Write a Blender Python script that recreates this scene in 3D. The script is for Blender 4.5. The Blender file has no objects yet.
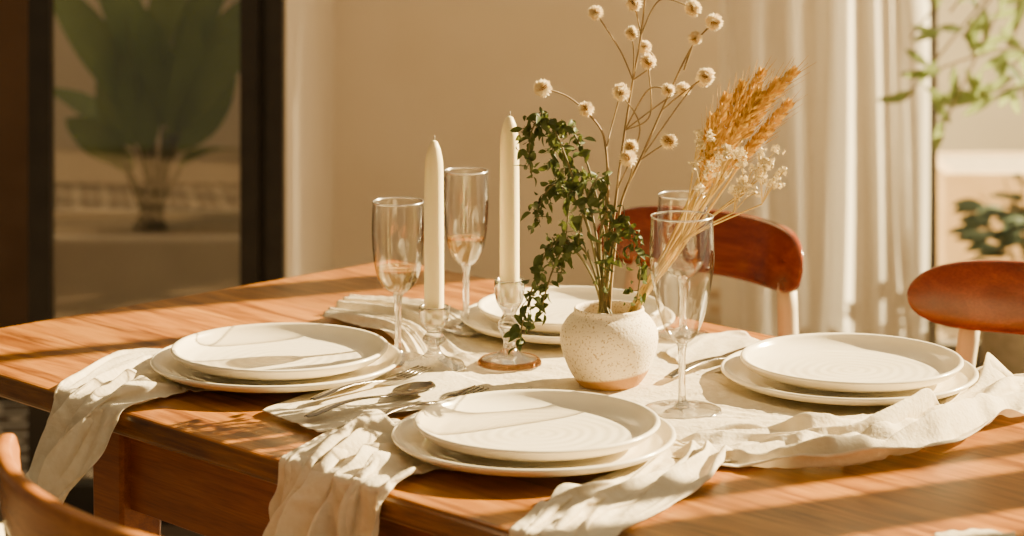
import bpy, math, random, time
from mathutils import Vector, Matrix, noise
random.seed(7)
F=2400.0; YH=-190.0; CZ=1.37; TZ=0.75
COL=bpy.context.scene.collection
def P3(px,py,Y): return Vector(((px-512)*Y/F, Y, CZ-(py-YH)*Y/F))
def T(px,py,z=TZ):
    Y=(CZ-z)*F/(py-YH); return Vector(((px-512)*Y/F,Y,z))
# ---------------- materials
def mat(name):
    m=bpy.data.materials.new(name); m.use_nodes=True
    nt=m.node_tree; nt.nodes.clear()
    o=nt.nodes.new('ShaderNodeOutputMaterial'); return m,nt,o
def noisy(name,c1,c2,scale=20,rough=.6,stretch=(1,1,1),bump=0.0,bscale=None,detail=6,spec=.5,sss=0,coat=0,metal=0,lo=.35,hi=.65,rot=(0,0,0),bdist=.002):
    m,nt,o=mat(name); N=nt.nodes; L=nt.links
    p=N.new('ShaderNodeBsdfPrincipled'); tc=N.new('ShaderNodeTexCoord'); mp=N.new('ShaderNodeMapping')
    mp.inputs['Scale'].default_value=stretch; mp.inputs['Rotation'].default_value=rot
    n=N.new('ShaderNodeTexNoise'); n.inputs['Scale'].default_value=scale; n.inputs['Detail'].default_value=detail
    r=N.new('ShaderNodeValToRGB'); r.color_ramp.elements[0].position=lo; r.color_ramp.elements[1].position=hi
    r.color_ramp.elements[0].color=(*c1,1); r.color_ramp.elements[1].color=(*c2,1)
    L.new(tc.outputs['Object'],mp.inputs['Vector']); L.new(mp.outputs[0],n.inputs['Vector']); L.new(n.outputs['Fac'],r.inputs[0]); L.new(r.outputs[0],p.inputs['Base Color'])
    p.inputs['Roughness'].default_value=rough; p.inputs['Specular IOR Level'].default_value=spec; p.inputs['Metallic'].default_value=metal
    if sss: p.inputs['Subsurface Weight'].default_value=sss; p.inputs['Subsurface Radius'].default_value=(.02,.012,.006)
    if coat: p.inputs['Coat Weight'].default_value=coat; p.inputs['Coat Roughness'].default_value=.2
    if bump:
        n2=N.new('ShaderNodeTexNoise'); n2.inputs['Scale'].default_value=bscale or scale*3; n2.inputs['Detail'].default_value=4
        b=N.new('ShaderNodeBump'); b.inputs['Strength'].default_value=bump; b.inputs['Distance'].default_value=bdist
        L.new(mp.outputs[0],n2.inputs['Vector']); L.new(n2.outputs['Fac'],b.inputs['Height']); L.new(b.outputs[0],p.inputs['Normal'])
    L.new(p.outputs[0],o.inputs[0]); return m
def translucent(name,c1,c2,scale,fac=.4,rough=.8,bump=.2,bscale=300,tcol=None,transp=0,spec=.2,bdist=.002):
    m=noisy(name,c1,c2,scale,rough,bump=bump,bscale=bscale,spec=spec,bdist=bdist); nt=m.node_tree; N=nt.nodes; L=nt.links
    p=[n for n in N if n.type=='BSDF_PRINCIPLED'][0]; o=[n for n in N if n.type=='OUTPUT_MATERIAL'][0]
    t=N.new('ShaderNodeBsdfTranslucent'); mx=N.new('ShaderNodeMixShader'); mx.inputs[0].default_value=fac
    t.inputs[0].default_value=(*(tcol or c2),1)
    L.new(p.outputs[0],mx.inputs[1]); L.new(t.outputs[0],mx.inputs[2]); L.new(mx.outputs[0],o.inputs[0])
    if transp:
        tr=N.new('ShaderNodeBsdfTransparent'); m2=N.new('ShaderNodeMixShader'); m2.inputs[0].default_value=transp
        L.new(mx.outputs[0],m2.inputs[1]); L.new(tr.outputs[0],m2.inputs[2]); L.new(m2.outputs[0],o.inputs[0])
    return m
def wood(name,dark,mid,light,plank=0,rough=.38,ms=(1.2,14,14),lo=.28,hi=.72,fine=(.66,1.12),spec=.4):
    m,nt,o=mat(name); N=nt.nodes; L=nt.links
    p=N.new('ShaderNodeBsdfPrincipled'); tc=N.new('ShaderNodeTexCoord'); mp=N.new('ShaderNodeMapping'); mp.inputs['Scale'].default_value=ms
    p.inputs['Specular IOR Level'].default_value=spec
    n=N.new('ShaderNodeTexNoise'); n.inputs['Scale'].default_value=3.5; n.inputs['Detail'].default_value=9; n.inputs['Distortion'].default_value=1.4
    mp2=N.new('ShaderNodeMapping'); mp2.inputs['Scale'].default_value=(6,150,150)
    n2=N.new('ShaderNodeTexNoise'); n2.inputs['Scale'].default_value=4; n2.inputs['Detail'].default_value=3
    r=N.new('ShaderNodeValToRGB'); e=r.color_ramp.elements; e[0].position=lo; e[1].position=hi; e[0].color=(*dark,1); e[1].color=(*light,1)
    k=e.new(.5); k.color=(*mid,1)
    mr=N.new('ShaderNodeMapRange'); mr.inputs[1].default_value=.38; mr.inputs[2].default_value=.60; mr.inputs[3].default_value=fine[0]; mr.inputs[4].default_value=fine[1]
    mul=N.new('ShaderNodeVectorMath'); mul.operation='SCALE'
    L.new(tc.outputs['Object'],mp.inputs[0]); L.new(tc.outputs['Object'],mp2.inputs[0]); L.new(mp.outputs[0],n.inputs['Vector']); L.new(mp2.outputs[0],n2.inputs['Vector'])
    L.new(n.outputs['Fac'],r.inputs[0]); L.new(n2.outputs['Fac'],mr.inputs[0]); L.new(r.outputs[0],mul.inputs[0]); 
    last=mr.outputs[0]
    if plank:
        sx=N.new('ShaderNodeSeparateXYZ'); L.new(tc.outputs['Object'],sx.inputs[0])
        d=N.new('ShaderNodeMath'); d.operation='DIVIDE'; d.inputs[1].default_value=plank; L.new(sx.outputs['Y'],d.inputs[0])
        fr=N.new('ShaderNodeMath'); fr.operation='FRACT'; L.new(d.outputs[0],fr.inputs[0])
        g=N.new('ShaderNodeMath'); g.operation='GREATER_THAN'; g.inputs[1].default_value=.014; L.new(fr.outputs[0],g.inputs[0])
        fl=N.new('ShaderNodeMath'); fl.operation='FLOOR'; L.new(d.outputs[0],fl.inputs[0])
        wn=N.new('ShaderNodeTexWhiteNoise'); wn.noise_dimensions='1D'; L.new(fl.outputs[0],wn.inputs['W'])
        m1=N.new('ShaderNodeMapRange'); m1.inputs[3].default_value=.82; m1.inputs[4].default_value=1.1; L.new(wn.outputs['Value'],m1.inputs[0])
        m0=N.new('ShaderNodeMapRange'); m0.inputs[3].default_value=.45; m0.inputs[4].default_value=1; L.new(g.outputs[0],m0.inputs[0])
        a=N.new('ShaderNodeMath'); a.operation='MULTIPLY'; L.new(m1.outputs[0],a.inputs[0]); L.new(m0.outputs[0],a.inputs[1])
        b=N.new('ShaderNodeMath'); b.operation='MULTIPLY'; L.new(a.outputs[0],b.inputs[0]); L.new(last,b.inputs[1]); last=b.outputs[0]
    L.new(last,mul.inputs['Scale']); L.new(mul.outputs[0],p.inputs['Base Color'])
    p.inputs['Roughness'].default_value=rough
    bp=N.new('ShaderNodeBump'); bp.inputs['Strength'].default_value=.12; bp.inputs['Distance'].default_value=.001; L.new(n2.outputs['Fac'],bp.inputs['Height']); L.new(bp.outputs[0],p.inputs['Normal'])
    L.new(p.outputs[0],o.inputs[0]); return m
def thinglass(name,tint=(1,.99,.97),edge=(.62,.57,.48),refl=1.1,pwr=3.0,rough=.06,const=.06):
    m,nt,o=mat(name); N=nt.nodes; L=nt.links
    tr=N.new('ShaderNodeBsdfTransparent'); gl=N.new('ShaderNodeBsdfGlossy'); gl.inputs['Roughness'].default_value=rough
    lw=N.new('ShaderNodeLayerWeight'); lw.inputs['Blend'].default_value=.5
    pw=N.new('ShaderNodeMath'); pw.operation='POWER'; pw.inputs[1].default_value=pwr; L.new(lw.outputs['Facing'],pw.inputs[0])
    mc=N.new('ShaderNodeMix'); mc.data_type='RGBA'; mc.inputs[6].default_value=(*tint,1); mc.inputs[7].default_value=(*edge,1)
    L.new(pw.outputs[0],mc.inputs[0]); L.new(mc.outputs[2],tr.inputs[0])
    ma=N.new('ShaderNodeMath'); ma.operation='MULTIPLY_ADD'; ma.inputs[1].default_value=.6*refl; ma.inputs[2].default_value=const; L.new(pw.outputs[0],ma.inputs[0])
    mx=N.new('ShaderNodeMixShader')
    L.new(ma.outputs[0],mx.inputs[0]); L.new(tr.outputs[0],mx.inputs[1]); L.new(gl.outputs[0],mx.inputs[2]); L.new(mx.outputs[0],o.inputs[0]); return m
def glass(name,col=(1,.98,.95),ior=1.45,tr=.45,gloss=0,grough=.12):
    m,nt,o=mat(name); N=nt.nodes; L=nt.links
    g=N.new('ShaderNodeBsdfGlass'); g.inputs['Color'].default_value=(*col,1); g.inputs['IOR'].default_value=ior; g.inputs['Roughness'].default_value=.03
    t=N.new('ShaderNodeBsdfTransparent'); t.inputs[0].default_value=(*col,1); mx=N.new('ShaderNodeMixShader'); mx.inputs[0].default_value=tr
    L.new(g.outputs[0],mx.inputs[1]); L.new(t.outputs[0],mx.inputs[2]); L.new(mx.outputs[0],o.inputs[0])
    if gloss:
        gl=N.new('ShaderNodeBsdfGlossy'); gl.inputs['Roughness'].default_value=grough; m2=N.new('ShaderNodeMixShader'); m2.inputs[0].default_value=gloss
        L.new(mx.outputs[0],m2.inputs[1]); L.new(gl.outputs[0],m2.inputs[2]); L.new(m2.outputs[0],o.inputs[0])
    return m
M_table=wood('table_wood',(.14,.040,.0035),(.34,.122,.010),(.49,.200,.020),plank=.118,rough=.31,spec=.40,ms=(1.2,12,12),lo=.32,hi=.70,fine=(.74,1.08))
M_apron=wood('apron_wood',(.18,.046,.005),(.28,.082,.010),(.37,.120,.017),ms=(1.2,10,10),fine=(.8,1.06))
M_chair=wood('chair_wood',(.13,.020,.004),(.21,.038,.006),(.30,.066,.011),rough=.16,ms=(1,8,8),fine=(.8,1.05),spec=.7)
M_chair2=wood('chair_wood_honey',(.28,.085,.010),(.42,.145,.020),(.54,.21,.038),rough=.26,ms=(1,8,8),fine=(.8,1.06))
M_post=noisy('cream_paint',(.66,.56,.36),(.76,.66,.45),6,.5)
def platemat():
    m=noisy('stoneware',(.82,.735,.55),(.87,.79,.615),14,.2,lo=.4,hi=.6); nt=m.node_tree; N=nt.nodes; L=nt.links
    p=[n for n in N if n.type=='BSDF_PRINCIPLED'][0]
    tc=N.new('ShaderNodeTexCoord'); w=N.new('ShaderNodeTexWave'); w.wave_type='RINGS'; w.rings_direction='Z'; w.inputs['Scale'].default_value=24; w.inputs['Distortion'].default_value=5; w.inputs['Detail'].default_value=2; w.inputs['Detail Scale'].default_value=.6
    b=N.new('ShaderNodeBump'); b.inputs['Strength'].default_value=.3; b.inputs['Distance'].default_value=.0012
    L.new(tc.outputs['Object'],w.inputs['Vector']); L.new(w.outputs['Fac'],b.inputs['Height']); L.new(b.outputs[0],p.inputs['Normal']); return m
M_plate=platemat()
M_linen=translucent('linen',(.78,.69,.51),(.88,.80,.63),90,.30,.9,.6,220,bdist=.002)
M_linen2=translucent('linen_warm',(.70,.60,.42),(.81,.72,.54),90,.15,.9,.6,220,bdist=.002)
M_curtain=translucent('curtain_fabric',(.90,.85,.74),(.94,.89,.79),30,.6,.95,.1,200,transp=.12)
M_wall=noisy('plaster',(.79,.68,.505),(.83,.72,.545),5,.9,bump=.1,bscale=60)
M_base=noisy('baseboard_paint',(.78,.70,.54),(.82,.74,.58),5,.6)
M_black=noisy('black_metal',(.012,.010,.008),(.02,.017,.013),20,.45)
M_grey=noisy('grey_metal',(.16,.14,.12),(.2,.18,.15),20,.5)
M_thin=thinglass('clear_glass')
M_pane=thinglass('window_glass',(.98,.98,.95),(.6,.6,.5),pwr=5,const=.10,rough=.02)
M_rim=thinglass('rim_glass',(.98,.96,.92),(.8,.76,.68),pwr=2,const=.60,rough=.25)
M_glass=glass('solid_glass',(1,.99,.97),1.5,.05,.16,.15)
M_stemg=glass('stem_glass',(1,.99,.97),1.5,.08,.26,.15)
M_amber=glass('amber_glass',(.80,.62,.42),1.4,.3)
M_drink=glass('pale_drink',(1,.91,.72),1.25,.4)
M_wax=noisy('ivory_wax',(.95,.79,.44),(.97,.84,.50),8,.45,sss=.3)
M_wick=noisy('wick',(.2,.15,.1),(.5,.45,.35),200,.9)
M_silver=noisy('silver',(.13,.115,.095),(.26,.23,.19),30,.2,metal=1)
M_leaf=translucent('green_leaf',(.028,.046,.013),(.085,.110,.032),30,.18,.5,.2,200,tcol=(.13,.155,.03))
M_stem=noisy('brown_stem',(.17,.11,.04),(.29,.20,.08),60,.7)
M_gstem=noisy('green_stem',(.10,.085,.025),(.16,.13,.045),60,.7)
M_bstem=noisy('dark_green_stem',(.07,.09,.03),(.12,.14,.045),60,.8)
M_bloom=translucent('dried_bloom',(.82,.62,.30),(.96,.88,.64),180,.25,.9,.6,400)
M_core=noisy('bloom_core',(.30,.15,.04),(.45,.24,.07),200,.9)
M_wheat=translucent('wheat',(.42,.225,.03),(.70,.46,.10),120,.12,.8,.4,300,tcol=(.62,.40,.07))
M_wstem=noisy('straw',(.46,.31,.08),(.64,.46,.15),60,.7)
M_gyp=noisy('white_floret',(.66,.55,.33),(.88,.79,.55),200,.9)
M_ban=translucent('broad_leaf',(.10,.18,.045),(.18,.28,.08),6,.3,.5,.1,40,tcol=(.30,.44,.10),spec=.3)
M_olive=translucent('olive_leaf',(.12,.18,.055),(.24,.32,.12),20,.4,.5,.1,80,tcol=(.42,.52,.18))
M_extwall=noisy('garden_wall',(.62,.57,.47),(.68,.63,.52),3,.9)
M_extwall2=noisy('grey_render',(.70,.69,.64),(.76,.75,.70),3,.9)
M_ledge=noisy('planter_stone',(.80,.73,.60),(.86,.79,.66),8,.9)
M_creambox=noisy('planter_wood',(.62,.47,.28),(.70,.54,.34),8,.8)
M_gravel=noisy('pale_gravel',(.40,.34,.25),(.52,.45,.34),60,.95)
def vasemat():
    m,nt,o=mat('speckled_ceramic'); N=nt.nodes; L=nt.links
    p=N.new('ShaderNodeBsdfPrincipled'); tc=N.new('ShaderNodeTexCoord'); n=N.new('ShaderNodeTexNoise'); n.inputs['Scale'].default_value=420; n.inputs['Detail'].default_value=1
    r=N.new('ShaderNodeValToRGB'); e=r.color_ramp.elements; e[0].position=.30; e[0].color=(.40,.28,.15,1); e[1].position=.43; e[1].color=(.78,.67,.48,1)
    L.new(tc.outputs['Object'],n.inputs['Vector']); L.new(n.outputs['Fac'],r.inputs[0])
    s=N.new('ShaderNodeSeparateXYZ'); L.new(tc.outputs['Object'],s.inputs[0])
    a=N.new('ShaderNodeMath'); a.operation='MULTIPLY_ADD'; a.inputs[1].default_value=-.14; L.new(s.outputs['X'],a.inputs[0]); L.new(s.outputs['Z'],a.inputs[2])
    g=N.new('ShaderNodeMapRange'); g.inputs[1].default_value=.012; g.inputs[2].default_value=.015; L.new(a.outputs[0],g.inputs[0])
    mx=N.new('ShaderNodeMix'); mx.data_type='RGBA'; mx.inputs[6].default_value=(.40,.20,.05,1)
    L.new(g.outputs[0],mx.inputs[0]); L.new(r.outputs[0],mx.inputs[7]); L.new(mx.outputs[2],p.inputs['Base Color'])
    b=N.new('ShaderNodeBump'); b.inputs['Strength'].default_value=.4; b.inputs['Distance'].default_value=.001; L.new(n.outputs['Fac'],b.inputs['Height']); L.new(b.outputs[0],p.inputs['Normal'])
    p.inputs['Roughness'].default_value=.75; L.new(p.outputs[0],o.inputs[0]); return m
M_vase=vasemat()
def tilemat():
    m,nt,o=mat('patterned_tile'); N=nt.nodes; L=nt.links
    p=N.new('ShaderNodeBsdfPrincipled'); tc=N.new('ShaderNodeTexCoord'); mp=N.new('ShaderNodeMapping'); mp.inputs['Rotation'].default_value=(0,0,.6)
    v=N.new('ShaderNodeTexVoronoi'); v.inputs['Scale'].default_value=7; v.inputs['Randomness'].default_value=0
    w=N.new('ShaderNodeMath'); w.operation='MULTIPLY'; w.inputs[1].default_value=18; si=N.new('ShaderNodeMath'); si.operation='SINE'
    r=N.new('ShaderNodeValToRGB'); r.color_ramp.elements[0].position=.45; r.color_ramp.elements[1].position=.55
    r.color_ramp.elements[0].color=(.16,.13,.10,1); r.color_ramp.elements[1].color=(.82,.75,.62,1)
    L.new(tc.outputs['Object'],mp.inputs[0]); L.new(mp.outputs[0],v.inputs['Vector']); L.new(v.outputs['Distance'],w.inputs[0]); L.new(w.outputs[0],si.inputs[0]); L.new(si.outputs[0],r.inputs[0])
    L.new(r.outputs[0],p.inputs['Base Color']); p.inputs['Roughness'].default_value=.6; L.new(p.outputs[0],o.inputs[0]); return m
M_tile=tilemat()
M_floor=noisy('floor_boards',(.10,.065,.04),(.16,.11,.07),6,.5,stretch=(1,8,1))
# ---------------- mesh helpers
def mk(name,V,Fc,m=None,parent=None,loc=None,rotz=0,smooth=True,label=None,cat=None,kind=None,group=None):
    me=bpy.data.meshes.new(name); me.from_pydata([tuple(v) for v in V],[],Fc); me.update()
    if smooth: me.polygons.foreach_set('use_smooth',[True]*len(me.polygons))
    if m: me.materials.append(m)
    o=bpy.data.objects.new(name,me); COL.objects.link(o)
    if parent: o.parent=parent
    if loc is not None: o.location=loc
    o.rotation_euler=(0,0,rotz)
    tag(o,label,cat,kind,group); return o
def tag(o,label=None,cat=None,kind=None,group=None):
    if label:o['label']=label
    if cat:o['category']=cat
    if kind:o['kind']=kind
    if group:o['group']=group
def empty(name,loc,rotz=0,**k):
    o=bpy.data.objects.new(name,None); COL.objects.link(o); o.location=loc; o.rotation_euler=(0,0,rotz); o.empty_display_size=.03; tag(o,**k); return o
def box(V,Fc,a,b):
    i=len(V); x0,y0,z0=a; x1,y1,z1=b
    V+= [(x0,y0,z0),(x1,y0,z0),(x1,y1,z0),(x0,y1,z0),(x0,y0,z1),(x1,y0,z1),(x1,y1,z1),(x0,y1,z1)]
    Fc+= [[i+j for j in f] for f in [(0,3,2,1),(4,5,6,7),(0,1,5,4),(1,2,6,5),(2,3,7,6),(3,0,4,7)]]
def boxobj(name,boxes,m,bevel=0,**k):
    V=[];Fc=[]
    for a,b in boxes: box(V,Fc,a,b)
    o=mk(name,V,Fc,m,smooth=False,**k)
    if bevel:
        md=o.modifiers.new('bevel','BEVEL'); md.width=bevel; md.segments=3
    return o
def lathe_vf(prof,segs=48):
    V=[];Fc=[];rings=[]
    for r,z in prof:
        if r<1e-6: V.append((0,0,z)); rings.append([len(V)-1])
        else:
            s=len(V); V+=[(r*math.cos(2*math.pi*i/segs),r*math.sin(2*math.pi*i/segs),z) for i in range(segs)]; rings.append(list(range(s,s+segs)))
    for a,b in zip(rings,rings[1:]):
        for i in range(segs):
            j=(i+1)%segs
            if len(a)==1 and len(b)==1: break
            if len(a)==1: Fc.append([a[0],b[j],b[i]])
            elif len(b)==1: Fc.append([a[i],a[j],b[0]])
            else: Fc.append([a[i],a[j],b[j],b[i]])
    return V,Fc
def cr(pts,n):
    P=[tuple(p) for p in pts]; out=[]; D=len(P[0])
    for i in range(len(P)-1):
        p0=P[max(i-1,0)];p1=P[i];p2=P[i+1];p3=P[min(i+2,len(P)-1)]
        for k in range(n):
            t=k/n
            out.append(tuple(.5*((2*p1[d])+(-p0[d]+p2[d])*t+(2*p0[d]-5*p1[d]+4*p2[d]-p3[d])*t*t+(-p0[d]+3*p1[d]-3*p2[d]+p3[d])*t**3) for d in range(D)))
    out.append(P[-1]); return out
def smoothprof(prof,n=4): return [(max(0,r),z) for r,z in cr(prof,n)]
def lathe(name,prof,m,parent=None,segs=48,**k):
    V,Fc=lathe_vf(prof,segs); return mk(name,V,Fc,m,parent=parent,**k)
def tube_vf(V,Fc,pts,rad,segs=6):
    pts=[Vector(p) for p in pts]; n=len(pts)
    if not hasattr(rad,'__len__'): rad=[rad]*n
    u=None; rings=[]
    for i in range(n):
        t=(pts[min(i+1,n-1)]-pts[max(i-1,0)])
        if t.length<1e-9: t=Vector((0,0,1))
        t.normalize()
        if u is None:
            u=t.orthogonal().normalized()
        else:
            u=(u-t*u.dot(t)); u=u.normalized() if u.length>1e-6 else t.orthogonal().normalized()
        w=t.cross(u); s=len(V)
        V+=[tuple(pts[i]+(u*math.cos(2*math.pi*k/segs)+w*math.sin(2*math.pi*k/segs))*rad[i]) for k in range(segs)]
        rings.append(s)
    for a,b in zip(rings,rings[1:]):
        for k in range(segs):
            j=(k+1)%segs; Fc.append([a+k,a+j,b+j,b+k])
    Fc.append([rings[0]+k for k in range(segs)][::-1]); Fc.append([rings[-1]+k for k in range(segs)])
def leaf_vf(V,Fc,base,d,nrm,ln,w,curl=.2,fold=.25,n=5):
    d=d.normalized(); side=d.cross(nrm)
    if side.length<1e-4: side=d.orthogonal()
    side.normalize(); nn=side.cross(d).normalized(); s=len(V)
    for i in range(n+1):
        t=i/n; ww=w*.5*math.sin(math.pi*min(1,(t*.93+.04)))**.8
        if i==n: ww=w*.02
        c=base+d*ln*t-nn*(curl*ln*t*t)
        V+= [tuple(c-side*ww+nn*fold*ww),tuple(c),tuple(c+side*ww+nn*fold*ww)]
    for i in range(n):
        a=s+3*i; Fc+= [[a,a+1,a+4,a+3],[a+1,a+2,a+5,a+4]]
# ---------------- room
boxobj('floor',[((-2.6,-.5,-.05),(2.4,4.7,0))],M_floor,kind='structure')
boxobj('floor',[((-.44,4.7,-.05),(2.6,6.1,0))],M_floor,kind='structure')
boxobj('trim_1',[((-4,4.7,-.06),(-.44,9,-.01)),((-.44,6.1,-.06),(6,9,-.01))],M_tile,kind='structure',label='patterned outdoor patio tiles')
xr=(283-512)*4.6/F
boxobj('wall_side',[((xr-.045,4.66,0),(xr,5.9,2.7))],M_wall,kind='structure')
xw=1.0
boxobj('wall_back',[((xr,5.9,0),(xw,6.0,2.7)),((xw,5.95,1.2),(1.30,6.0,2.2)),((xw,5.95,2.2),(2.6,6.0,2.7)),((1.29,5.97,0),(1.57,6.0,2.2)),((2.03,5.97,0),(2.6,6.0,2.2))],M_wall,kind='structure')  # low lintel and right-hand piers are out of view, added to block sun strips
boxobj('baseboard_back',[((xr,5.885,0),(xw,5.9,.09))],M_base,kind='structure')
boxobj('window_1',[((1.0,5.92,0),(1.05,5.98,1.2)),((xw,5.93,1.16),(1.3,5.98,1.2)),((xw,5.93,0),(1.3,5.98,.05)),((1.55,5.96,0),(2.05,6.0,.04)),((1.55,5.96,2.16),(2.05,6.0,2.2))]+[((1.575+.028*i,5.98,.04),(1.575+.028*i+.014,5.985,2.2)) for i in range(8)]+[((1.85+.024*i,5.98,.04),(1.85+.024*i+.020,5.985,2.2)) for i in range(3)],M_grey,kind='structure')  # slats are out of view, added to filter sun into patches on the curtain
xa=(240-512)*4.6/F; xb=(50-512)*4.6/F; xc=(28-512)*4.6/F
d1=boxobj('door_1',[((xa,4.6,0),(xa+.035,4.66,2.5)),((xa+.05,4.6,0),(xr,4.66,2.5)),((xa+.035,4.62,0),(xa+.05,4.64,2.5)),((xc,4.6,0),(xb,4.64,2.5)),((xb,4.6,0),(xa,4.66,.075)),((xb,4.6,2.42),(xa,4.66,2.5)),((-2.6,4.6,2.42),(xc,4.66,2.5))],M_black,kind='structure',label='black metal framed glass sliding door')
boxobj('glass_pane',[((xb,4.625,.075),(xa,4.631,2.42))],M_pane,parent=d1,label='large clear glass pane')
boxobj('wall_garden',[((-5,8.8,0),(-.3,9,3))],M_extwall,kind='structure')
boxobj('wall_terrace',[((-.3,8.8,0),(6,9,2.2))],M_extwall2,kind='structure')
boxobj('wall_sunblock',[((-.36,6.02,0),(-.28,8.8,1.9))],M_extwall,kind='structure')  # unseen wall added to keep the sun off the left patio
boxobj('wall_dark',[((-3.2,5.6,0),(-1.13,5.7,2.7))],noisy('dark_wood_panel',(.16,.09,.045),(.20,.115,.06),6,.9),kind='structure')
bars=[(4.27,.085),(4.02,.03),(3.01,.095),(3.14,.03),(2.86,.05),(2.6,.06),(4.75,.12),(2.3,.06),(5.1,.06)]
boxobj('window_2',[((2.2,y-w/2,.3),(2.24,y+w/2,2.6)) for y,w in bars]+[((2.19,1.5,.25),(2.25,5.9,.3)),((2.19,1.5,2.6),(2.25,5.9,2.66))],M_black,kind='structure')
boxobj('wall_right',[((2.18,1.5,0),(2.3,5.9,.25)),((2.18,-.5,0),(2.3,1.5,2.7))],M_wall,kind='structure')
oY=5.9; oc=P3(716,300,oY)
ol=boxobj('wall_outlet',[((-.04,-.012,-.045),(.04,0,.045))],M_base,bevel=.004,loc=(oc.x,oY-.001,oc.z),label='cream wall outlet cover plate',cat='outlet')
boxobj('socket',[((-.018,-.015,.008),(.018,-.011,.032)),((-.018,-.015,-.032),(.018,-.011,-.008))],M_creambox,bevel=.002,parent=ol)
def curtain(name,x0,x1,Y,label):
    V=[];Fc=[];n=260;rows=18;H=2.5
    for r in range(rows+1):
        z=H*r/rows+.01
        for i in range(n+1):
            t=i/n; x=x0+(x1-x0)*t
            ph=14*noise.noise(Vector((t*2.1,z*.22,3.1)))
            a=(.6+.6*t)*(.5+1.0*abs(noise.noise(Vector((t*3.2,z*.4,9.1)))+.3))
            y=Y+.026*a*math.sin(t*2*math.pi*3.4+ph)+.0035*math.sin(t*50+ph*2+z*.8)+.028*noise.noise(Vector((t*6,z*.9,1)))
            V.append((x+.014*noise.noise(Vector((t*3,z*.9,5))),y,z))
    for r in range(rows):
        for i in range(n):
            a=r*(n+1)+i; Fc.append([a,a+1,a+n+2,a+n+1])
    return mk(name,V,Fc,M_curtain,label=label,cat='curtain')
curtain('curtain',(720-512)*5.5/F,(928-512)*5.5/F,5.5,'sheer off-white floor-length curtain glowing in sunlight')
# ---------------- table
ang=math.atan2(-.716,.70)
B=Vector((-.162,3.3165,0)); Lc=Vector((-.709,2.785,0))
w=(B-Lc); wid=w.length
LEN=1.9
tb=empty('dining_table',(Lc.x,Lc.y,0),ang,label='rectangular honey-brown wooden dining table with planked top',cat='table')
boxobj('tabletop',[((0,0,TZ-.026),(LEN,wid,TZ))],M_table,bevel=.006,parent=tb)
leg0=.352
boxobj('apron',[((leg0+.04,.035,TZ-.115),(LEN-.1,.06,TZ-.026)),((leg0+.04,wid-.06,TZ-.115),(LEN-.1,wid-.035,TZ-.026)),((leg0+.01,.06,TZ-.115),(leg0+.035,wid-.06,TZ-.026)),((LEN-.1,.06,TZ-.115),(LEN-.075,wid-.06,TZ-.026))],M_apron,bevel=.002,parent=tb)
for lx in (leg0,LEN-.12):
    for ly in (.022,wid-.077):
        s=.055; e=.042
        V=[(lx+(s-e)/2,ly+(s-e)/2,0),(lx+(s+e)/2,ly+(s-e)/2,0),(lx+(s+e)/2,ly+(s+e)/2,0),(lx+(s-e)/2,ly+(s+e)/2,0),(lx,ly,TZ-.027),(lx+s,ly,TZ-.027),(lx+s,ly+s,TZ-.027),(lx,ly+s,TZ-.027)]
        Fc=[(0,3,2,1),(4,5,6,7),(0,1,5,4),(1,2,6,5),(2,3,7,6),(3,0,4,7)]
        o=mk('leg',V,Fc,M_apron,parent=tb,smooth=False); md=o.modifiers.new('bevel','BEVEL'); md.width=.004; md.segments=2
# ---------------- chairs
def chair(loc,face,m,lab,W=.40,sag=.085,hh0=.042,zc0=.790):
    rz=math.atan2(face[1],face[0])-math.pi/2
    c=empty('dining_chair',(loc[0],loc[1],0),rz,label=lab,cat='chair',group='dining chairs around the table')
    V=[];Fc=[];n=56;k=24
    for i in range(n+1):
        t=-math.cos(math.pi*i/n); x=t*W/2; y=-.22+sag*t*t; s=max(.0,(1-abs(t)**6.5))**.5; s=max(s,.05)
        hh=hh0*s; zc=zc0-.003*t*t; th=.0085*max(.3,s)
        dx=1; dy=2*sag*t/(W/2); nl=math.hypot(dx,dy); nx,ny=-dy/nl,dx/nl
        for j in range(k):
            a=2*math.pi*j/k; ca,sa=math.cos(a),math.sin(a)
            pz=hh*(abs(sa)**.4)*(1 if sa>0 else -1); pn=th*(abs(ca)**.4)*(1 if ca>0 else -1)
            V.append((x+nx*pn,y+ny*pn-.14*pz,zc+pz))
    for i in range(n):
        for j in range(k):
            a=i*k+j;b=i*k+(j+1)%k; Fc.append([a,a+k,b+k,b])
    Fc.append(list(range(k))); Fc.append([n*k+j for j in range(k)][::-1])
    mk('backrest',V,Fc,m,parent=c)
    V=[];Fc=[];n=40
    for z,sc in ((.435,.93),(.44,1),(.455,1),(.462,.96),(.456,.5)):
        for i in range(n):
            a=2*math.pi*i/n; ca,sa=math.cos(a),math.sin(a)
            V.append((.21*sc*(abs(ca)**.55)*(1 if ca>0 else -1),.0+.2*sc*(abs(sa)**.55)*(1 if sa>0 else -1),z))
    for r in range(4):
        for i in range(n): j=(i+1)%n; Fc.append([r*n+i,r*n+j,(r+1)*n+j,(r+1)*n+i])
    Fc.append(list(range(n))[::-1]); Fc.append([4*n+i for i in range(n)])
    mk('seat',V,Fc,m,parent=c)
    px_=.36*W
    for sx in (-1,1):
        V=[];Fc=[]; tube_vf(V,Fc,cr([(sx*.185,-.23,0),(sx*.168,-.165,.44),(sx*px_,-.188,.76)],6),[.010+.003*min(1,i/6) for i in range(13)],12)
        mk('rear_leg',V,Fc,M_post,parent=c)
        V=[];Fc=[]; tube_vf(V,Fc,[(sx*.18,.18,0),(sx*.155,.14,.437)],[.011,.018],12)
        mk('front_leg',V,Fc,M_post,parent=c)
    return c
f=(-.716,-.70)
chair((.129,3.056),f,M_chair,'reddish-brown wooden dining chair with curved back rail and cream legs',W=.36,sag=.065)
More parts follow.
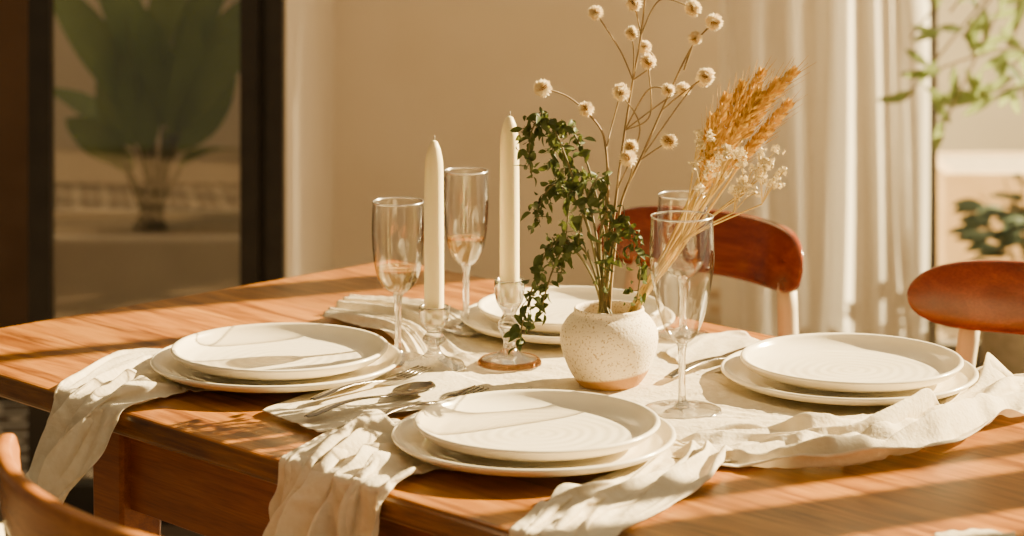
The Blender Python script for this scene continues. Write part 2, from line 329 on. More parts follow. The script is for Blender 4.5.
chair((.525,2.677),f,M_chair,'reddish-brown wooden dining chair with curved back rail and cream legs',W=.405,zc0=.785,hh0=.043)
chair((-.172,1.988),(.80,.60),M_chair2,'honey-coloured wooden dining chair with curved back rail',W=.57,sag=.096,hh0=.032,zc0=.803)
# ---------------- cloth
PLC=[(.021,2.31),(-.257,2.625),(.361,2.572),(.066,2.845)]
def sst(a,b,x):
    t=max(0,min(1,(x-a)/(b-a))); return t*t*(3-2*t)
def cloth(name,rows,m,label,cat,k=5,seed=1,nu=14,nv=110,th=.0004,crease=1.0,edge=.35,lf=1.0):
    data=[tuple(A)+tuple(Bb)+tuple(D)+(amp,) for A,Bb,D,amp in rows]
    S=cr(data,nu); V=[];Fc=[]
    for i,s in enumerate(S):
        A=Vector(s[0:3]);Bb=Vector(s[3:6]);D=Vector(s[6:9]);D=D.normalized() if D.length>1e-5 else Vector((0,0,1)); amp=max(0,s[9])
        uu=i/len(S)
        for j in range(nv+1):
            t=j/nv; p=A.lerp(Bb,t)
            wob=.26*noise.noise(Vector((uu*2.0*lf,t*1.2,seed*1.3)))+.02*noise.noise(Vector((uu*6*lf,t*5,seed*2.3)))
            def rd(fr,fu,sd,wd):
                v=noise.noise(Vector(((t+wob)*fr,uu*fu*lf,seed*7.3+sd))); return math.exp(-(v*wd)**2)
            h=.85*rd(k*.75,.6,0,3.6)+.38*rd(k*1.5,1.0,5,4.0)+.22*rd(k*2.8,1.6,11,4.0)
            h+= crease*.07*(noise.noise(Vector((p.x*40,p.y*40,p.z*40+seed)))+.3)
            h=max(0,h-.25)*1.15
            h*= edge+(1-edge)*sst(0,.08,t)*sst(0,.08,1-t)
            pa=1.0
            if D.z>.5:
                for cx,cy in PLC:
                    d_=math.hypot(p.x-cx,p.y-cy); pa=min(pa,.05+.95*sst(.118,.150,d_))
            q=p+D*(amp*pa*max(h,0))+D*.0008*crease*(noise.noise(p*120)+.5)
            e=noise.noise(Vector((uu*7,seed*2.2,0 if t<.5 else 4)))*.009*(abs(t-.5)*2)**2
            q+= (Bb-A).normalized()*e
            V.append(q)
    n=nv+1
    for i in range(len(S)-1):
        for j in range(nv): a=i*n+j; Fc.append([a,a+1,a+n+1,a+n])
    o=mk(name,V,Fc,m,label=label,cat=cat)
    md=o.modifiers.new('thick','SOLIDIFY'); md.thickness=th; md.offset=1
    return o
SIM=[]
def simcloth(name,rows,m,label,cat,pinrows,k=5,seed=1,nu=12,nv=70,lift=.008,bend=12,vary=.6,rough=.0035):
    data=[tuple(A)+tuple(Bb)+(amp,) for A,Bb,amp in rows]
    S=cr(data,nu); V=[];Fc=[]; pin=[]
    for i,s in enumerate(S):
        A=Vector(s[0:3]);Bb=Vector(s[3:6]);amp=max(0,s[6]); uu=i/len(S); fu=i/nu
        for j in range(nv+1):
            t=j/nv; tt=t+.14*noise.noise(Vector((t*2.4,uu*1.5,seed)))
            p=A.lerp(Bb,t)
            ph=2*math.pi*k*tt+vary*4*noise.noise(Vector((uu*1.6,t*2,seed+9)))
            af=.35+1.3*abs(noise.noise(Vector((t*3.5,uu*2.0,seed+3)))+.25)
            pa=1.0
            for cx,cy in PLC:
                d_=math.hypot(p.x-cx,p.y-cy); pa=min(pa,sst(.128,.160,d_))
            z=.0025+amp*af*pa*(1+math.sin(ph))+lift*pa*(1 if fu>pinrows else 0)+rough*(noise.noise(p*26)+.6*noise.noise(p*55)+.5)*pa
            lat=(Bb-A).normalized()*(.35*amp*af*pa*math.cos(ph*1.0+1.3))
            hem=(Bb-A).normalized()*(.010*noise.noise(Vector((uu*4,seed*2.2,0 if t<.5 else 4)))*(abs(t-.5)*2)**2)
            q=p+lat+hem
            V.append((q.x,q.y,q.z+z))
            pin.append(1.0 if fu<=pinrows else 0.0)
    n=nv+1
    for i in range(len(S)-1):
        for j in range(nv): a=i*n+j; Fc.append([a,a+1,a+n+1,a+n])
    o=mk(name,V,Fc,m,label=label,cat=cat)
    vg=o.vertex_groups.new(name='pin'); vg.add([i for i,p_ in enumerate(pin) if p_>0],1.0,'REPLACE')
    md=o.modifiers.new('cloth','CLOTH'); st=md.settings
    st.quality=8; st.mass=.10; st.air_damping=3
    st.tension_stiffness=40; st.compression_stiffness=40; st.shear_stiffness=20; st.bending_stiffness=bend
    st.tension_damping=10; st.compression_damping=10; st.bending_damping=1.0
    st.vertex_group_mass='pin'
    cs=md.collision_settings; cs.use_collision=True; cs.distance_min=.002; cs.collision_quality=4; cs.use_self_collision=False
    SIM.append(o); return o
Z=(0,0,1)
def TE(px,dz=0,out=0):
    r=(px-512)/F; P0=Vector((-.709,2.785)); t=(r*P0.y-P0.x)/(.70+.716*r)
    q=P0+t*Vector((.70,-.716)); return Vector((q.x-.716*out,q.y-.70*out,TZ+dz))
z1=TZ+.0015
cloth('table_runner',[(T(352,303,z1),T(322,322,z1),Z,.010),(T(432,306,z1),T(390,340,z1),Z,.008),(T(500,325,z1),T(425,392,z1),Z,.0022),
 (T(600,330,z1),T(505,430,z1),Z,.0018),(T(700,342,z1),T(620,450,z1),Z,.0034),(T(775,362,z1),T(722,466,z1),Z,.008),(T(870,385,z1),T(840,448,z1),Z,.008),
 (T(955,384,z1),T(890,420,z1),Z,.006),(T(1045,378,z1),T(1045,388,z1),Z,.006)],M_linen2,'crumpled natural linen table runner across the wooden table','table runner',k=7,seed=3,nv=160,nu=22,edge=.5,lf=1.6)
zs=TZ
simcloth('napkin',[(T(665,436,zs),T(712,468,zs),.004),(T(740,434,zs),T(755,474,zs),.014),(T(800,436,zs),T(818,474,zs),.018),(T(860,432,zs),T(885,468,zs),.020),(T(915,408,zs),T(948,450,zs),.022),
 (T(968,380,zs),T(998,426,zs),.022),(T(1045,366,zs),T(1055,408,zs),.022)],M_linen,'cream linen cloth bunched in long folds in front of a plate','napkin',-1,k=4.2,seed=6.7,lift=.004,nv=100,bend=30,vary=1.0,rough=.006)
simcloth('napkin',[(T(235,362,zs),T(300,386,zs),.0),(T(168,352,zs),T(200,396,zs),.004),(T(112,356,zs),T(160,404,zs),.009),(TE(60,0,.0),TE(122,0,.0),.012),
 (TE(58,.0,.04),TE(118,.0,.04),.013),(TE(66,0,.085),TE(112,0,.080),.013),(TE(84,0,.120),TE(108,0,.115),.010),(TE(96,0,.142),TE(104,0,.140),.004)],M_linen,'cream linen napkin draped over table edge beneath a plate','napkin',.8,k=4,seed=5.2,nv=80,bend=16)
simcloth('napkin',[(T(470,440,zs),T(540,478,zs),.0),(T(410,430,zs),T(455,476,zs),.006),(T(350,424,zs),T(425,480,zs),.013),(TE(282,0,.0),TE(400,0,.0),.015),
 (TE(276,0,.04),TE(398,0,.04),.016),(TE(276,0,.09),TE(394,0,.09),.017),(TE(288,0,.16),TE(390,0,.14),.016)],M_linen,'cream linen napkin with deep folds hanging over table edge','napkin',.7,k=5.5,seed=9.3,nv=110)
simcloth('napkin',[(T(640,430,zs),T(728,458,zs),.001),(T(648,454,zs),T(726,474,zs),.008),(T(596,484,zs),T(672,506,zs),.013),(T(545,504,zs),T(624,530,zs),.013),(TE(516,0,.0),TE(602,0,.0),.013),
 (TE(516,0,.04),TE(600,0,.04),.013),(TE(522,0,.09),TE(596,0,.09),.012)],M_linen,'cream linen napkin twisted beside plate and over table edge','napkin',.5,k=4.4,seed=14.4,nv=90,bend=16)
z2=TZ+.005
cloth('napkin',[(T(262,411,z2),T(318,433,z2),Z,.0015),(T(320,390,z2),T(385,416,z2),Z,.002),(T(385,372,z2),T(465,402,z2),Z,.002),(T(420,362,z2),T(510,392,z2),Z,.002)],M_linen,'folded linen napkin lying flat beneath cutlery','napkin',k=3,seed=21,crease=.4)
cloth('napkin',[(T(660,352,z2),T(700,378,z2),Z,.002),(T(700,338,z2),T(745,362,z2),Z,.004),(T(740,332,z2),T(775,352,z2),Z,.003)],M_linen,'folded linen napkin beneath cutlery beside plate','napkin',k=3,seed=25,crease=.6)
cloth('napkin',[(T(935,534,z1),T(925,590,z1),Z,.003),(T(975,531,z1),T(975,600,z1),Z,.004),(T(1015,534,z1),T(1030,600,z1),Z,.003)],M_linen,'cream linen napkin lying on bare wood','napkin',k=3,seed=31,crease=.6)
# --- drape the loose linens with a short cloth solve, then freeze the result
cols=[]
V=[];Fc=[]; box(V,Fc,(0,0,TZ-.05),(LEN,wid,TZ)); c_=mk('collider',V,Fc,None,loc=(Lc.x,Lc.y,0),rotz=ang); c_.modifiers.new('col','COLLISION'); c_.collision.thickness_outer=.002; c_.collision.cloth_friction=70; cols.append(c_)
for (x,y) in PLC[:3]:
    V,Fc=lathe_vf([(0,TZ+.004),(.10,TZ+.004),(.136,TZ+.016),(.136,TZ+.020),(.10,TZ+.021),(0,TZ+.021)],40)
    c_=mk('collider',V,Fc,None,loc=(x,y,0)); c_.modifiers.new('col','COLLISION'); c_.collision.thickness_outer=.001; cols.append(c_)
t0=time.time(); sc_=bpy.context.scene
for o in SIM:
    o.modifiers['cloth'].point_cache.frame_start=1; o.modifiers['cloth'].point_cache.frame_end=60
for fr in range(1,33):
    sc_.frame_set(fr)
    if time.time()-t0>120: break
dg=bpy.context.evaluated_depsgraph_get()
for o in SIM:
    ev_=o.evaluated_get(dg); me=bpy.data.meshes.new_from_object(ev_,depsgraph=dg)
    mat_=o.data.materials[0]; o.modifiers.clear(); o.vertex_groups.clear(); o.data=me
    if not me.materials: me.materials.append(mat_)
    me.polygons.foreach_set('use_smooth',[True]*len(me.polygons))
    sb=o.modifiers.new('sub','SUBSURF'); sb.levels=1; sb.render_levels=1
    md=o.modifiers.new('thick','SOLIDIFY'); md.thickness=.0005; md.offset=1
for c_ in cols: bpy.data.objects.remove(c_,do_unlink=True)
sc_.frame_set(1)
# ---------------- plates
def plate(x,y,z,R,h,lab):
    prof=[(0,0),(.55*R,0),(.6*R,.0005),(.63*R,.002),(.8*R,.005),(.93*R,.5*h+.001),(.995*R,h-.001),(R+.0008,h+.0012),(R-.001,h+.003),(R-.0045,h+.002),(.93*R,.5*h+.006),(.85*R,.0095),(.78*R,.0072),(.6*R,.0060),(.3*R,.006),(0,.006)]
    return lathe('dinner_plate',smoothprof(prof,3),M_plate,segs=80,loc=(x,y,z),label=lab,cat='plate',group='stoneware plates on the table')
for i,(x,y) in enumerate(PLC):
    s=.93 if i==3 else 1
    plate(x,y,TZ+.0045,.136*s,.015,'large off-white stoneware plate lying on linen')
    plate(x+.003,y+.002,TZ+.0130,.118*s,.018,'smaller off-white stoneware plate stacked on a larger plate')
# ---------------- glasses
def ring_vf(V,Fc,R,z,r,n=48):
    s=len(V)
    for i in range(n):
        a=2*math.pi*i/n
        for j in range(8):
            b=2*math.pi*j/8; V.append(((R+r*math.cos(b))*math.cos(a),(R+r*math.cos(b))*math.sin(a),z+r*math.sin(b)))
    for i in range(n):
        for j in range(8):
            a=s+i*8+j;b=s+i*8+(j+1)%8;c=s+((i+1)%n)*8+(j+1)%8;d=s+((i+1)%n)*8+j; Fc.append([a,d,c,b])
def wineglass(px,py,H,R,bowl_frac,lab,drink=.0,zb=TZ+.005,tulip=0,foot=1.05):
    p=T(px,py,zb); zb0=H*(1-bowl_frac)
    g=empty('wine_glass',(p.x,p.y,zb),label=lab,cat='glass',group='stemmed glasses on the table')
    hb=H-zb0; t=.0007
    outer=[(.003,zb0),(.009,zb0+.003),((.55-.06*tulip)*R,zb0+.08*hb),((.82-.12*tulip)*R,zb0+.20*hb),((.96-.08*tulip)*R,zb0+.38*hb),(1.03*R,zb0+.62*hb),(1.03*R,zb0+.8*hb),(.99*R,H)]
    inner=[(max(0,r-t),z+(.002 if i<2 else 0)) for i,(r,z) in enumerate(outer)]; inner[0]=(0,zb0+.003)
    o=smoothprof(outer,5); inn=smoothprof(inner,5)[::-1]
    lathe('bowl',[(0,zb0)]+o+inn,M_thin,parent=g,segs=56)
    V=[];Fc=[]; ring_vf(V,Fc,.99*R,H,.0009); mk('rim',V,Fc,M_rim,parent=g)
    lathe('stem',smoothprof([(0,.0025),(.007,.003),(.0042,.014),(.0036,zb0*.5),(.0042,zb0*.9),(.0058,zb0+.002),(0,zb0+.005)],4),M_stemg,parent=g,segs=20)
    FR=R*foot
    V,Fc=lathe_vf(smoothprof([(0,0),(.93*FR,0),(FR,.0015),(.93*FR,.0034),(.3*FR,.0065),(.004,.012),(0,.012)],3),56)
    ring_vf(V,Fc,.985*FR,.0022,.0011)
    mk('foot',V,Fc,M_stemg,parent=g)
    if drink:
        zt=zb0+drink*hb; prof=[(0,zb0+.0035)]
        for r,z in smoothprof(inner,5):
            if z<zt and z>zb0+.0035: prof.append((r*.985,z)); rl=r
        prof+= [(rl*.985,zt),(0,zt)]
        lathe('drink',prof,M_drink,parent=g,segs=48)
wineglass(398,360,.177,.0285,.59,'clear stemmed wine glass with a little pale drink',.30)
wineglass(466,330,.188,.0260,.60,'tall clear stemmed wine glass with a little pale drink',.30,foot=1.15)
wineglass(682,412,.200,.0320,.65,'clear stemmed wine glass beside the vase',tulip=1,foot=1.25)
wineglass(683,336,.165,.0290,.60,'clear stemmed wine glass standing behind another glass')
# ---------------- candle holders + candles
def holder(px,py,H,rb,m,lab):
    p=T(px,py,TZ+.005)
    prof=[(0,0),(rb,0),(rb+.001,.002),(rb*.95,.006),(.018,.010),(.009,.016),(.0065,.024),(.0095,.3*H+.006),(.013,.46*H),(.0095,.56*H),(.0075,.62*H),(.012,.70*H),(.0160,.80*H),(.0170,H),(.0145,H),(.0130,.80*H),(.0120,.745*H),(0,.74*H)]
    o=lathe('candle_holder',smoothprof(prof,3),M_glass,segs=40,loc=(p.x,p.y,TZ+.005),label=lab,cat='candle holder',group='glass candle holders')
    if m: lathe('base',smoothprof([(rb+.0013,.0),(rb+.0025,.001),(rb+.0025,.0035),(rb*.97,.0068),(rb*.96,.0060),(rb+.0013,.0035),(rb+.0013,.0)],2),m,parent=o,segs=40,label='brown-tinted glass base')
    return p
def candle(p,z0,z1,lab):
    h=z1-z0; r=.0109
    o=lathe('taper_candle',[(0,0),(r*.96,0),(r,.003),(r*1.0,h*.5),(r*.95,h-.036),(r*.90,h-.024),(r*.66,h-.011),(r*.34,h-.003),(0,h-.001)],M_wax,segs=32,loc=(p.x,p.y,z0),label=lab,cat='candle',group='ivory taper candles')
    V=[];Fc=[]; tube_vf(V,Fc,[(0,0,h-.006),(.0003,0,h),(.0006,0,h+.0035)],.0007,6); mk('wick',V,Fc,M_wick,parent=o)
p=holder(434,367,.066,.033,None,'clear turned glass candle holder'); candle(p,TZ+.005+.7405*.066,1.007,'ivory taper candle in a clear glass holder')
p=holder(509.5,364,.092,.033,M_amber,'clear turned glass candle holder with brown base'); candle(p,TZ+.005+.7405*.092,1.032,'taller ivory taper candle in a glass holder')
# ---------------- vase
VX,VY,VZ=T(609,388).x,T(609,388).y,TZ+.004
prof=[(0,0),(.028,0),(.033,.002),(.042,.015),(.0490,.032),(.0525,.048),(.0515,.060),(.045,.071),(.0385,.077),(.0375,.082),(.0355,.083),(.034,.080),(.038,.071),(.047,.060),(.048,.046),(.045,.03),(.034,.01),(0,.008)]
lathe('vase',smoothprof(prof,4),M_vase,segs=64,loc=(VX,VY,VZ),label='squat cream speckled ceramic vase with tan foot',cat='vase')
# ---------------- stems
org=Vector((VX,VY,VZ+.05))
def W(px,py,dy=0): return P3(px,py,VY+dy)-org
BASE=lambda dx,dy: Vector((dx,dy,0))
greens=[([(604,300,0),(596,255,.0),(580,200,-.01),(563,150,-.02),(548,120,-.02),(534,126,-.03),(529,150,-.03),(532,178,-.03)],66,.40),
 ([(607,300,0),(606,250,.02),(596,195,.02),(582,150,.02),(566,126,.03),(554,150,.03),(556,182,.03)],52,.42),
 ([(606,300,0),(612,250,-.01),(622,218,-.02),(634,236,-.03),(640,268,-.03),(637,300,-.03)],34,.45),
 ([(600,300,0),(584,262,-.02),(560,240,-.03),(542,262,-.04),(530,296,-.05),(519,338,-.05)],56,.42),
 ([(600,300,0),(588,256,-.01),(568,244,-.02),(552,272,-.03),(541,310,-.03)],34,.45),
 ([(602,300,0),(590,235,-.01),(574,198,-.02),(554,185,-.03),(540,204,-.03),(537,222,-.03)],34,.45),
 ([(603,300,0),(600,240,.0),(606,205,-.01),(600,178,-.02),(586,200,-.03),(578,245,-.03)],36,.42),
 ([(604,300,0),(596,235,.01),(586,190,.02),(578,172,.02),(570,200,.02),(566,235,.02)],30,.42),
 ([(605,300,0),(604,255,.0),(612,225,-.01),(612,250,-.02),(608,278,-.03)],20,.5)]
for gi,(pts,nl,sf_) in enumerate(greens):
    a=2*math.pi*gi/8
    root=empty('green_sprig',org,label='drooping green leafy sprig standing in the vase',cat='sprig',group='green sprigs in the vase')
    P=[BASE(.018*math.cos(a),.018*math.sin(a))]+[W(*q) for q in pts]
    S=[Vector(s) for s in cr(P,8)]
    V=[];Fc=[]; tube_vf(V,Fc,S,[.0018*(1-.6*i/len(S)) for i in range(len(S))],6); mk('stem',V,Fc,M_gstem,parent=root)
    V=[];Fc=[]; st=int(len(S)*sf_)
    for k in range(int(nl*1.75)):
        i=random.randint(st,len(S)-1); b=S[i]+Vector([random.gauss(0,.0060) for _ in range(3)])
        d=Vector((random.gauss(0,1),random.gauss(0,1),random.gauss(-.7,.8)))
        n=Vector((random.gauss(0,.6),random.gauss(-.6,.6),random.gauss(.6,.6)))
        ln=random.uniform(.006,.015); leaf_vf(V,Fc,b,d,n,ln,ln*random.uniform(.4,.7),random.uniform(.1,.9),random.uniform(.1,.9),5)
        if k%3==0: tube_vf(V,Fc,[S[i],b],.0005,4)
    mk('leaves',V,Fc,M_leaf,parent=root)
def bloom_mesh():
    V=[];Fc=[]; rnd=random.Random(5)
    for i in range(150):
        ph=math.acos(1-2*(i+.5)/150); th=math.pi*(1+5**.5)*i
        d=Vector((math.sin(ph)*math.cos(th),math.sin(ph)*math.sin(th),math.cos(ph)))
        leaf_vf(V,Fc,d*.003,d+Vector((0,0,.2)),d.orthogonal(),.0064*rnd.uniform(.8,1.2),.0034,.1,.3,3)
    return V,Fc
bv,bf=bloom_mesh()
bme=bpy.data.meshes.new('flower_head'); bme.from_pydata([tuple(v) for v in bv],[],bf); bme.materials.append(M_bloom)
cv,cf=lathe_vf([(0,-.0052),(.0035,-.004),(.005,0),(.0035,.004),(0,.0052)],12)
sprigs=[
 dict(main=[(607,300,0),(610,250,.02),(617,190,.02),(625,130,.03),(633,80,.03),(641,35,.03),(648,-30,.03)],
  br=[(4,(620,50),(596,13),.0),(5,(638,20),(634,3),.02),(4,(634,55),(632,33),.01),(3,(650,115),(648,62),.02),(4,(655,62),(645,47),.04),(3,(665,100),(683,89),.05),(2,(640,130),(621,94),.0),(2,(620,165),(631,147),-.02),(5,(660,0),(693,8),.03),(3,(648,90),(668,90),.0)]),
 dict(main=[(610,300,0),(614,255,.01),(622,200,.02),(640,160,.02),(662,110,.03),(690,50,.03),(714,22,.03)],
  br=[(5,(684,70),(695,38),.02),(4,(680,95),(706,76),.0),(3,(655,150),(669,141),.0),(3,(690,90),(704,79),.04),(2,(632,170),(628,158),-.03)]),
 dict(main=[(604,300,0),(606,250,.01),(608,200,.01),(606,150,.01),(598,125,.01),(570,98,.01),(543,88,.0)],
  br=[(4,(592,118),(586,109),.0),(3,(612,125),(621,92),.03)])]
for si,sp in enumerate(sprigs):
    root=empty('dried_flower_sprig',org,label='tall brown sprig with round beige dried blooms',cat='dried flower',group='dried flower sprigs in the vase')
    P=[BASE(.01*(si-1),.012)]+[W(*q) for q in sp['main']]
    S=[Vector(s) for s in cr(P,8)]
    V=[];Fc=[]; tube_vf(V,Fc,S,[.0021*(1-.6*i/len(S)) for i in range(len(S))],6)
    heads=[]
    if si: heads.append((S[-1],S[-1]-S[-3]))
    for idx,mid,end,dy in sp['br']:
        a=S[(idx+1)*8]; b=W(mid[0],mid[1],.02+dy*.5); c=W(end[0],end[1],dy)
        q=[Vector(s) for s in cr([a,b,c],8)]; tube_vf(V,Fc,q,[.0009]*len(q),5); heads.append((q[-1],q[-1]-q[-3]))
    mk('stem',V,Fc,M_stem,parent=root)
    for c,d in heads:
        h=bpy.data.objects.new('flower_head',bme); COL.objects.link(h); h.parent=root; h.location=c
        h.rotation_euler=d.to_track_quat('Z','Y').to_euler(); s=random.uniform(.85,1.1); h.scale=(s,s,s)
        mk('flower_core',cv,cf,M_core,parent=h)
def ear_mesh(L=.062):
    V=[];Fc=[]; n=15
    for i in range(n):
        t=i/(n-1); z=t*L; rr=.0036*math.sin(math.pi*(.15+.8*t))+.0006
        for k in range(3):
            a=k*2*math.pi/3+i*.8; d=Vector((math.cos(a),math.sin(a),0))
            c=Vector((0,0,z))+d*rr*.55; dd=(d*.5+Vector((0,0,1)))
            leaf_vf(V,Fc,c,dd,d,.0094,.0038,.05,-.6,3); leaf_vf(V,Fc,c,dd,-d,.0094,.0038,-.05,-.6,3)
            if (i+k)%2==0: tube_vf(V,Fc,[c+dd*.007,c+dd*.007+Vector((d.x*.25,d.y*.25,1)).normalized()*random.uniform(.014,.028)],[.00035,.00012],3)
    tube_vf(V,Fc,[(0,0,-.004),(0,0,L*.95)],.0007,5)
    return V,Fc
ev,ef=ear_mesh(); eme=bpy.data.meshes.new('wheat_ear'); eme.from_pydata([tuple(v) for v in ev],[],ef); eme.materials.append(M_wheat)
ears=[((708,160),(728,92),.0),((720,150),(744,80),.03),((730,145),(762,88),-.01),((743,138),(780,78),.01),((750,150),(792,100),.03),((702,170),(714,112),.03),
 ((704,192),(714,142),-.02),((733,168),(770,126),.02),((724,170),(740,112),.05),((744,122),(798,68),.0),((736,125),(764,68),.04),((715,185),(733,140),.03)]
for i,(a,b,dy) in enumerate(ears):
    root=empty('wheat_stalk',org,label='golden dried wheat stalk with bristly ear in the vase',cat='dried wheat',group='wheat stalks in the vase')
    A=W(a[0],a[1],dy); Bp=W(b[0],b[1],dy*1.3)
    P=[BASE(.012+.001*(i%5),-.014+.003*(i%7)),W(632+i%4*3,305,-.005+.003*(i%5)),W(668+i%5*4,245,dy*.5),A]
    V=[];Fc=[]; S=cr(P,7); tube_vf(V,Fc,S,.0014,5); mk('stalk',V,Fc,M_wstem,parent=root)
    e=bpy.data.objects.new('ear',eme); COL.objects.link(e); e.parent=root; e.location=A; e.rotation_euler=(Bp-A).to_track_quat('Z','Y').to_euler()
    s=(Bp-A).length/.070; e.scale=(1.2,1.2,s)
for i,(cx,cy,dy) in enumerate([(708,165,-.05),(728,158,-.06),(752,172,-.05),(770,182,-.05),(742,190,-.05),(766,158,-.05),(702,142,-.03)]):
    root=empty('filler_flower_sprig',org,label='sprig of tiny white dried florets in the vase',cat='dried flower',group='white filler sprigs in the vase')
    A=W(cx-8,cy+22,dy); V=[];Fc=[]
    tube_vf(V,Fc,cr([BASE(.016,-.01+.004*i),W(640,303,-.01),W(678,245,dy*.6),A],7),.0009,5)
    pts=[]
    for c_ in range(6):
        cc=(cx+random.gauss(0,8),cy+random.gauss(0,8),dy+random.gauss(0,.01)); cw=W(*cc); tube_vf(V,Fc,[A,A.lerp(cw,.6)+Vector((0,0,.004)),cw],.0006,4)
        for k in range(8):
            q=cw+Vector([random.gauss(0,.0030) for _ in range(3)]); pts.append(q)
    mk('stem',V,Fc,M_wstem,parent=root)
    V=[];Fc=[]
    for q in pts:
        for m_ in range(6):
            d=Vector([random.gauss(0,1) for _ in range(3)]); leaf_vf(V,Fc,q,d,d.orthogonal(),.0036,.0030,.2,.4,2)
    mk('florets',V,Fc,M_gyp,parent=root)
# ---------------- cutlery
def cutlery(kind,a,b,lab,z=TZ+.0125,sc=1.0):
    A=T(*a,z);Bp=T(*b,z); d=(Bp-A); rz=math.atan2(d.y,d.x)
    V=[];Fc=[]
    if kind=='spoon': prof=[(0,.003),(.01,.0068),(.03,.0068),(.06,.0042),(.11,.0028),(.128,.0036),(.136,.010),(.148,.0180),(.165,.0205),(.180,.016),(.188,.004)]
    elif kind=='fork': prof=[(0,.003),(.01,.0068),(.03,.0068),(.06,.0042),(.11,.0028),(.125,.0045),(.135,.0105),(.145,.0125)]
    else: prof=[(0,.005),(.03,.007),(.09,.0055),(.1,.0070),(.14,.0082),(.175,.007),(.19,.002)]
    S=cr(prof,5); nv=10
    def zc(x):
        zz=.005*math.sin(math.pi*min(1,x/.12))
        if kind=='spoon' and x>.12: zz+=.003*((x-.12)/.065)
        return zz
    for x,wd in S:
        for j in range(nv+1):
            t=-1+2*j/nv; dz=0
            if kind=='spoon' and x>.132: dz=-.006*(1-t*t)*math.sin(math.pi*min(1,(x-.13)/.058))
            V.append((x*sc,t*wd*.95*sc,zc(x)+dz+.0012*(1-t*t)))
    n=nv+1
    for i in range(len(S)-1):
        for j in range(nv): q=i*n+j; Fc.append([q,q+1,q+n+1,q+n])
    if kind=='fork':
        for k in range(4):
            y=(-.0099+.0066*k)*sc; s=len(V)
            for x,ww,dz in ((.143,.0018,0),(.165,.0016,.001),(.190,.0008,.004)):
                V+=[(x*sc,y-ww,dz),(x*sc,y+ww,dz)]
            Fc+=[[s,s+1,s+3,s+2],[s+2,s+3,s+5,s+4]]
    o=mk(kind,V,Fc,M_silver,loc=A,rotz=rz,label=lab,cat=kind,group='silver cutlery on napkins')
    md=o.modifiers.new('s','SOLIDIFY'); md.thickness=.0012; md.offset=0
    return o
cutlery('spoon',(306,417),(405,392),'silver spoon lying on a linen napkin',sc=.95)
cutlery('fork',(312,400),(404,376),'silver fork lying on a linen napkin',sc=.9)
cutlery('fork',(360,424),(470,394),'silver fork lying on a linen napkin',sc=.95)
cutlery('knife',(408,424),(505,396),'silver knife lying beside a plate')
cutlery('knife',(668,378),(745,350),'silver knife lying on a folded napkin')
# ---------------- outdoor plants
pc=Vector(((150-512)*6.4/F,6.4,0))
zt=CZ-(222+190)*6.4/F
pl=boxobj('garden_planter',[((-.62,-.22,0),(.42,-.18,zt)),((-.62,.18,0),(.42,.22,zt)),((-.62,-.18,0),(-.58,.18,zt)),((.38,-.18,0),(.42,.18,zt))],M_ledge,bevel=.018,loc=pc,label='long stone planter on the patio',cat='planter')
boxobj('soil',[((-.58,-.18,.02),(.38,.18,zt-.02))],M_gravel,parent=pl)
bp=empty('banana_plant',(pc.x,pc.y,zt-.015),label='broad-leaved green plant growing in a stone planter',cat='plant')
random.seed(8)
for (tx,ty,wd) in [(80,0,.12),(165,-60,.13),(235,10,.12),(105,50,.11),(205,60,.11),(232,95,.10),(140,95,.10),(85,125,.10),(215,135,.09),(72,75,.10),(200,-30,.12),(120,-40,.12),(170,40,.11),(185,105,.09),(110,145,.08),(150,-10,.11),(222,50,.11),(95,90,.10)]:
    tip=P3(tx,ty,6.4+random.uniform(-.16,.16))-Vector((pc.x,pc.y,zt-.015))
    b=Vector((random.uniform(-.05,.05),random.uniform(-.04,.04),0)); mid=b.lerp(tip,.45)+Vector((0,0,.05))
    V=[];Fc=[]; tube_vf(V,Fc,[b,b.lerp(mid,.6)+Vector((0,0,.01)),mid],[.006,.005,.004],8); mk('stem',V,Fc,M_bstem,parent=bp)
    V=[];Fc=[]; d=(tip-mid); leaf_vf(V,Fc,mid,d,Vector((random.uniform(-1.2,1.2),-1,.4)),d.length*1.25,wd,.45,.25,12); mk('leaf',V,Fc,M_ban,parent=bp)
ob=Vector(((1000-512)*6.5/F,6.6,0)); zt=CZ-(168+190)*6.5/F
pl=boxobj('cream_planter',[((-.17,-.2,0),(.6,-.16,zt)),((-.17,.16,0),(.6,.2,zt)),((-.17,-.16,0),(-.13,.16,zt)),((.56,-.16,0),(.6,.16,zt))],M_creambox,bevel=.004,loc=ob,label='pale wooden rectangular planter outside the window',cat='planter')
boxobj('gravel',[((-.13,-.16,.02),(.56,.16,zt-.004))],M_gravel,parent=pl)
tb0=Vector((1.26,5.15,.345-.04))
lathe('plant_pot',smoothprof([(0,0),(.12,0),(.14,.02),(.17,.30),(.175,.34),(.155,.34),(.15,.29),(0,.28)],3),M_gravel,loc=(tb0.x,tb0.y,0),label='stone pot holding an olive tree',cat='pot')
ot=empty('olive_tree',tb0,label='young olive tree with slender sunlit green leaves',cat='tree')
V=[];Fc=[]; LV=[];LF=[]
tr=[Vector(s) for s in cr([(0,0,-.02),(.01,0,.25),(-.01,.01,.5),(.02,0,1.0)],6)]
tube_vf(V,Fc,tr,[.014-.0004*i for i in range(len(tr))],8)
random.seed(11)
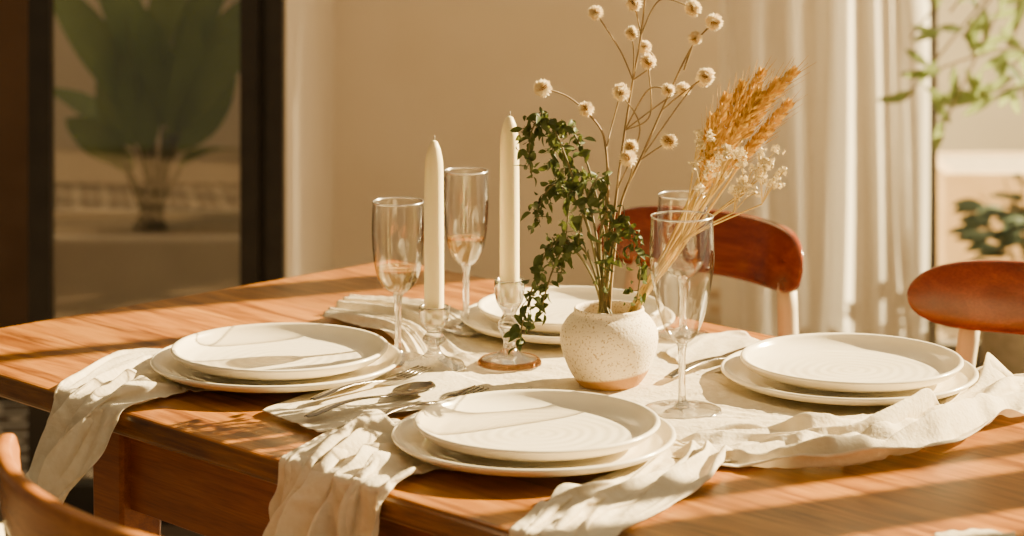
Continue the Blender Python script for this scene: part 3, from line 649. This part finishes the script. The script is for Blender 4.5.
for (tx,ty) in [(910,38),(905,100),(930,72),(925,-20),(945,122),(962,38),(985,95),(1005,55),(950,12),(1020,90),(965,100),(1015,10)]:
    tip=P3(tx,ty,5.1+random.uniform(-.12,.12))-tb0; a=tr[random.randint(10,len(tr)-1)]
    q=[Vector(s) for s in cr([a,a.lerp(tip,.5)+Vector((0,0,.05)),tip],8)]; tube_vf(V,Fc,q,.0024,5)
    for k in range(8):
        i=random.randint(8,len(q)-1); c=q[i]+Vector([random.gauss(0,.006) for _ in range(3)])
        leaf_vf(LV,LF,c,Vector((random.gauss(-.6,.8),random.gauss(0,.5),random.gauss(-.3,.7))),Vector((random.gauss(0,.6),-.9,.5)),random.uniform(.06,.085),.021,.2,.2,5)
mk('trunk',V,Fc,M_stem,parent=ot); mk('leaves',LV,LF,M_olive,parent=ot)
lb=P3(1030,290,5.75); lb.z=0
lathe('plant_pot',smoothprof([(0,0),(.09,0),(.11,.02),(.13,.2),(.135,.24),(.12,.24),(.11,.2),(0,.19)],3),M_gravel,loc=(lb.x,lb.y,0),label='rounded stone plant pot by the window',cat='pot')
sh=empty('leafy_shrub',(lb.x,lb.y,.19),label='low blue-green leafy shrub growing in a pot',cat='plant')
LV=[];LF=[];V=[];Fc=[]
M_shrub=translucent('blue_green_leaf',(.09,.13,.09),(.16,.22,.15),10,.2,.5,.1,60)
for k in range(30):
    a=random.uniform(0,2*math.pi); tip=Vector((.14*math.cos(a)*random.uniform(.4,1),.12*math.sin(a),random.uniform(.08,.30)))
    tube_vf(V,Fc,[(0,0,0),tip*.5+Vector((0,0,.05)),tip],.002,4)
    for m_ in range(3): leaf_vf(LV,LF,tip*random.uniform(.7,1),Vector((math.cos(a)+random.gauss(0,.5),math.sin(a),.2)),Vector((0,-.5,1)),.08,.04,.3,.2,6)
mk('stem',V,Fc,M_gstem,parent=sh); mk('leaves',LV,LF,M_shrub,parent=sh)
# ---------------- light
sd=bpy.data.lights.new('sun','SUN'); sd.energy=42; sd.color=(1,.77,.40); sd.angle=math.radians(.45)
so=bpy.data.objects.new('sun',sd); COL.objects.link(so); so.rotation_euler=Vector((-.906,-.423,-.51)).to_track_quat('-Z','Y').to_euler()
wd=bpy.data.worlds.new('world'); bpy.context.scene.world=wd; wd.use_nodes=True
nt=wd.node_tree; bg=nt.nodes['Background']; bg.inputs[0].default_value=(.98,.75,.46,1)
tc=nt.nodes.new('ShaderNodeTexCoord'); dt=nt.nodes.new('ShaderNodeVectorMath'); dt.operation='DOT_PRODUCT'; dt.inputs[1].default_value=(.88,.30,.36)
mr=nt.nodes.new('ShaderNodeMapRange'); mr.interpolation_type='SMOOTHSTEP'; mr.inputs[1].default_value=-.5; mr.inputs[2].default_value=1.0; mr.inputs[3].default_value=.20; mr.inputs[4].default_value=1.15
nt.links.new(tc.outputs['Generated'],dt.inputs[0]); nt.links.new(dt.outputs['Value'],mr.inputs[0]); nt.links.new(mr.outputs[0],bg.inputs[1])
# ---------------- camera
cd=bpy.data.cameras.new('camera'); cd.sensor_width=36; cd.lens=F/1024*36; cd.shift_y=-(268-YH)/1024
cd.dof.use_dof=True; cd.dof.focus_distance=2.5; cd.dof.aperture_fstop=5.6
co=bpy.data.objects.new('camera',cd); COL.objects.link(co); co.location=(0,0,CZ); co.rotation_euler=(math.pi/2,0,0)
bpy.context.scene.camera=co
